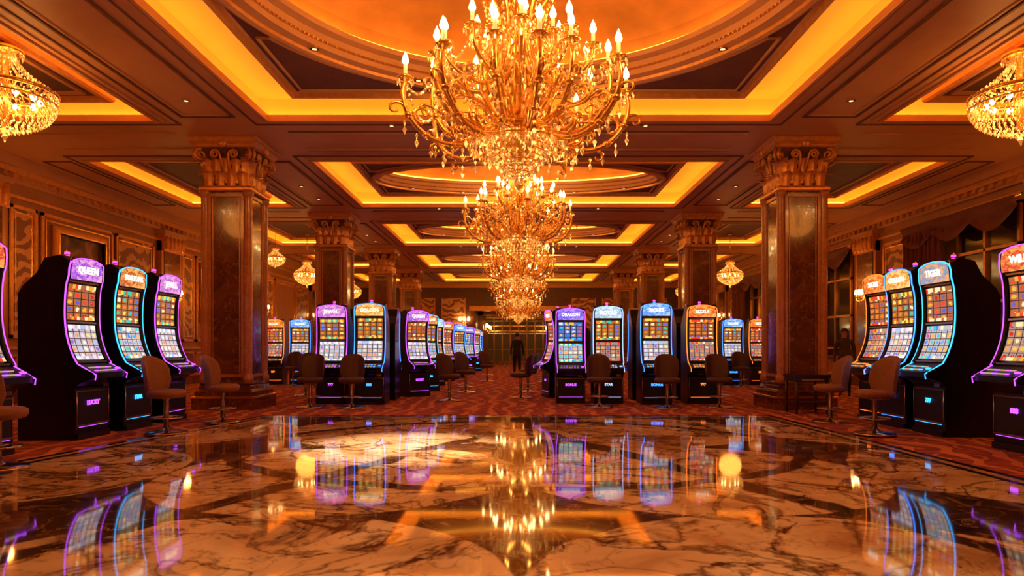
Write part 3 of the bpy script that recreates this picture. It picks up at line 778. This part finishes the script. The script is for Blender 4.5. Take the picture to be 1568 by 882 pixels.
# ------------------------------------------------------------------ stools
def stool(lm):
    m=MB()
    m.lathe([(.0,0),(.27,0),(.275,.012),(.26,.025),(.10,.04),(.05,.06),(.035,.08)],28,chrome)
    m.lathe([(.035,.05),(.035,.46),(.05,.47),(.09,.50)],14,chrome)
    m.tube([(.20*math.cos(2*pi*k/24),.20*math.sin(2*pi*k/24),.22) for k in range(24)],.011,6,chrome,closed=True)
    for k in range(3):
        a=2*pi*k/3; m.tube([(.03*math.cos(a),.03*math.sin(a),.22),(.2*math.cos(a),.2*math.sin(a),.22)],.008,5,chrome)
    m.lathe([(.0,.49),(.19,.49),(.235,.505),(.255,.54),(.25,.585),(.21,.605),(.0,.615)],28,lm)
    rows_o=[];rows_i=[];n=14
    for i in range(n+1):
        t=i/n; z=.52+.55*t
        hw=1.18*(.72+.28*min(1,t/.35))*max(.06,(1-max(0,(t-.55)/.45)**2.6))**.5
        ro=[];ri=[]
        for j in range(17):
            s=-1+2*j/16
            lean=.09*t; a=s*hw; R0=.25
            th=.034*(.35+.65*math.sqrt(max(0,1-s**4)))*(1 if t<.999 else .3)
            for lst,sg in((ro,1),(ri,-1)):
                rr=R0+sg*th; lst.append((rr*math.sin(a),rr*math.cos(a)*.95+lean-.03,z))
        rows_o.append(ro); rows_i.append(ri)
    m.grid(rows_o,lm); m.grid(rows_i,lm)
    m.grid([rows_o[-1],rows_i[-1]],lm); m.grid([rows_o[0],rows_i[0]],lm)
    m.grid([[r[0] for r in rows_o],[r[0] for r in rows_i]],lm); m.grid([[r[-1] for r in rows_o],[r[-1] for r in rows_i]],lm)
    return m.mesh('casino_stool')
st=stool(leather); st2=stool(leatherd)
for (x,y,r,me) in((-5.15,6.75,R,st),(-4.85,9.4,R-.15,st),(-4.68,10.8,R+.1,st),
    (4.85,9.3,-R+.2,st),(5.0,10.95,-R-.1,st),(-3.3,13.5,.1,st2),(-4.15,13.6,-.1,st2),(-1.55,15.3,.9,st2),(-1.4,18.1,.9,st2),(-1.6,20.6,.9,st2),
    (2.92,13.4,-.1,st2),(4.0,13.6,.1,st2),(1.62,13.7,0,st2),(.05,16.2,-R,st2),(.25,18.4,-R,st2),(5.0,17,.2,st2),(-5.3,17,0,st2),(-1.1,24,.9,st2),(-7.0,21.2,0,st2),(6.8,20.9,0,st2),(.9,23.5,-1,st2),(-1.35,29.5,.7,st2)):
    obj('casino_stool',me,(x,y,.015 if y<11.3 and abs(x)<4.9 else .0),r)
wood=mat('dark_walnut',(.04,.016,.008),.3,var=.3,scale=12)
m=MB(); m.box(-.32,.32,-.28,.28,.66,.71,wood); m.box(-.30,.30,-.26,.26,.58,.66,wood)
for sx in(-1,1):
    for sy in(-1,1): m.lathe([(.018,0),(.028,.3),(.03,.6)],8,wood,(sx*.27,sy*.23,0))
m.box(-.28,.28,-.24,.24,.18,.21,wood); m.box(-.2,.2,-.285,-.275,.60,.64,gold); obj('side_table',m,(5.25,12.45,0))

# ------------------------------------------------------------------ people
skinm=mat('skin',(.42,.21,.13),.5,var=.05); hairm=mat('dark_hair',(.02,.012,.008),.6,var=.3,scale=40); shoem=mat('black_shoe_leather',(.01,.01,.01),.3)
eyem=mat('eye_dark',(.02,.01,.01),.2); lipm=mat('lips',(.3,.1,.08),.5)
def person(name,loc,rz,h,suit,pant,stride=.12,female=False):
    V_=[];E=[];Rr=[]
    def v(x,y,z,rx,ry=None): V_.append((x,y,z)); Rr.append((rx,ry or rx)); return len(V_)-1
    pel=v(0,0,.95,.15,.11); sp=v(0,0,1.10,.135,.10); ch=v(0,.005,1.28,.16,.115); ub=v(0,.01,1.41,.12,.09); nk=v(0,0,1.50,.055,.055); ck=v(0,-.01,1.575,.066,.075); hd=v(0,-.012,1.65,.08,.092); tp=v(0,-.005,1.72,.055,.065)
    for a,b in((pel,sp),(sp,ch),(ch,ub),(ub,nk),(nk,ck),(ck,hd),(hd,tp)): E.append((a,b))
    for s in(-1,1):
        st=stride*s
        hp=v(s*.09,0,.88,.095); kn=v(s*.10,-st*.5-.02,.50,.066); an=v(s*.105,-st+.02,.10,.043); he=v(s*.105,-st+.03,.045,.04,.04); toe=v(s*.115,-st-.16,.035,.04,.03)
        E+= [(pel,hp),(hp,kn),(kn,an),(an,he),(he,toe)]
        sh=v(s*.175,.01,1.415,.062); el=v(s*.235,.03+st*.25,1.13,.045); wr=v(s*.245,-.05+st*.5,.88,.028); pm=v(s*.245,-.065+st*.5,.81,.032,.02)
        E+=[(ub,sh),(sh,el),(el,wr),(wr,pm)]
        hy=-.065+st*.5
        for q,(oy,ln) in enumerate(((-.030,.065),(-.010,.078),(.010,.072),(.028,.056))):
            f1=v(s*.245,hy+oy,.77,.009); f2=v(s*.240,hy+oy-.004,.77-ln*.5,.0085); f3=v(s*.228,hy+oy-.010,.77-ln,.0075); E+=[(pm,f1),(f1,f2),(f2,f3)]
        t1=v(s*.238,hy-.045,.815,.010); t2=v(s*.228,hy-.062,.785,.009); E+=[(pm,t1),(t1,t2)]
    me=bpy.data.meshes.new(name+'_sk'); me.from_pydata(V_,E,[])
    o=bpy.data.objects.new('sk',me); scene.collection.objects.link(o)
    bpy.context.view_layer.objects.active=o
    md=o.modifiers.new('Skin','SKIN'); md.use_smooth_shade=True
    if not me.skin_vertices:
        bpy.context.view_layer.update()
    sv=me.skin_vertices[0].data
    for i,r in enumerate(Rr): sv[i].radius=r; sv[i].use_root=(i==pel)
    ss=o.modifiers.new('S','SUBSURF'); ss.levels=2; ss.render_levels=2
    bpy.context.view_layer.update()
    ev=bpy.data.meshes.new_from_object(o.evaluated_get(bpy.context.evaluated_depsgraph_get()))
    bpy.data.objects.remove(o)
    m=MB(); groups={}
    vs=[x.co.copy() for x in ev.vertices]
    for p in ev.polygons:
        c_=p.center
        if c_.z>1.50: k=skinm
        elif abs(c_.x)>.19 and c_.z<.865: k=skinm
        elif c_.z<.085: k=shoem
        elif c_.z<.93 and not(abs(c_.x)>.19): k=pant
        else: k=suit
        groups.setdefault(k,[]).append(tuple(p.vertices))
    m.v=[Vector(x) for x in vs]
    for k,fs in groups.items():
        ki=m.mi(k)
        for f_ in fs: m.f.append(list(f_)); m.m.append(ki); m.sm.append(True); m.uv.append(None)
    m.lathe([(.165,.80),(.168,.90),(.150,1.05),(.155,1.2)],20,suit,(0,0,0),sy=.74)
    m.lathe([(.075,1.47),(.062,1.515),(.058,1.52)],14,suit)
    m.sph((0,.015,1.675),.088,.098,.085,hairm,14,10)
    if female: m.sph((0,.055,1.58),.085,.06,.14,hairm,12,8)
    m.sph((0,-.108,1.625),.013,.02,.022,skinm,8,6)
    for s in(-1,1):
        m.sph((s*.03,-.093,1.648),.012,.008,.008,eyem,8,6); m.sph((s*.088,-.0,1.64),.012,.02,.03,skinm,8,6)
    m.sph((0,-.096,1.588),.024,.008,.006,lipm,8,5)
    return obj(name,m,loc,rz,h/1.76)
suitm=mat('charcoal_suit',(.014,.011,.012),.8,var=.2,scale=30); pantm=mat('black_trousers',(.010,.009,.010),.85,var=.2,scale=30)
coatm=mat('grey_coat',(.06,.045,.042),.8,var=.2,scale=30)
person('walking_man',(-.06,27.2,0),pi,1.78,suitm,pantm,.14)
person('standing_woman',(8.12,17.0,0),-.5,1.68,coatm,pantm,.03,True)

# ------------------------------------------------------------------ lights
def light(kind,name,loc,power,col,size=.3,rot=None,**k):
    l=bpy.data.lights.new(name,kind); l.energy=power; l.color=col
    if kind in('POINT','SPOT'): l.shadow_soft_size=size
    for a,b in k.items(): setattr(l,a,b)
    o=bpy.data.objects.new(name,l); scene.collection.objects.link(o); o.location=loc
    if rot: o.rotation_euler=rot
    return o
OR=(1,.33,.05)
for i,(y,z,(s,sz)) in enumerate(chs):
    light('POINT','chandelier_light',(0,y,z+.25),(225,200,170,120,55)[i],OR,.35)
    light('POINT','dome_fill_light',(0,y,z+(2.9 if i==0 else 2.0)*s),(34,24,22,20,14)[i],(1,.34,.045),.2)  # added point light to brighten the dome, not a fitting of the chandelier
y,z,_=chs[0]
for k in range(4):
    a=pi/4+k*pi/2; light('POINT','candle_ring_light',(1.75*math.cos(a),y+1.75*math.sin(a),z+1.0),34,(1,.42,.12),.12)
for (x,y,z,s) in BOWLS:
    if s<.6: continue
    light('POINT','bowl_chandelier_light',(x,y,z-.35 if s>.9 else z-.75),60 if y<20 else 30,OR,.4)
for sx in(-1,1):
    for bc in beams[:3]:
        light('POINT','sconce_light',(sx*(WX-.6),bc+.25,2.95),30,OR,.12)
light('SPOT','marble_spotlight',(-1.35,8.15,5.15),4200,(1,.62,.32),.06,(0,0,0),spot_size=math.radians(34),spot_blend=1.0)
light('SPOT','foreground_fill_light',(0,3.0,5.15),330,(1,.52,.20),.12,(0,0,0),spot_size=math.radians(115),spot_blend=1.0)  # wide spot added to brighten the near marble, no ceiling fixture behind it
for q in(2.0,6.8): light('POINT','vestibule_light',(0,YF+q,3.0),7,OR,.25)
wd=bpy.data.worlds.new('world'); scene.world=wd; wd.use_nodes=True
wd.node_tree.nodes['Background'].inputs[0].default_value=(1,.4,.12,1); wd.node_tree.nodes['Background'].inputs[1].default_value=.02

cam=bpy.data.cameras.new('camera'); co=bpy.data.objects.new('camera',cam); scene.collection.objects.link(co)
co.location=(0,0,1.2); co.rotation_euler=(pi/2,0,0); cam.lens=24; cam.sensor_width=36; cam.shift_x=-.0064; cam.shift_y=.058; cam.clip_end=200; cam.clip_start=.05
cam.dof.use_dof=True; cam.dof.focus_distance=9.5; cam.dof.aperture_fstop=2.0
scene.camera=co
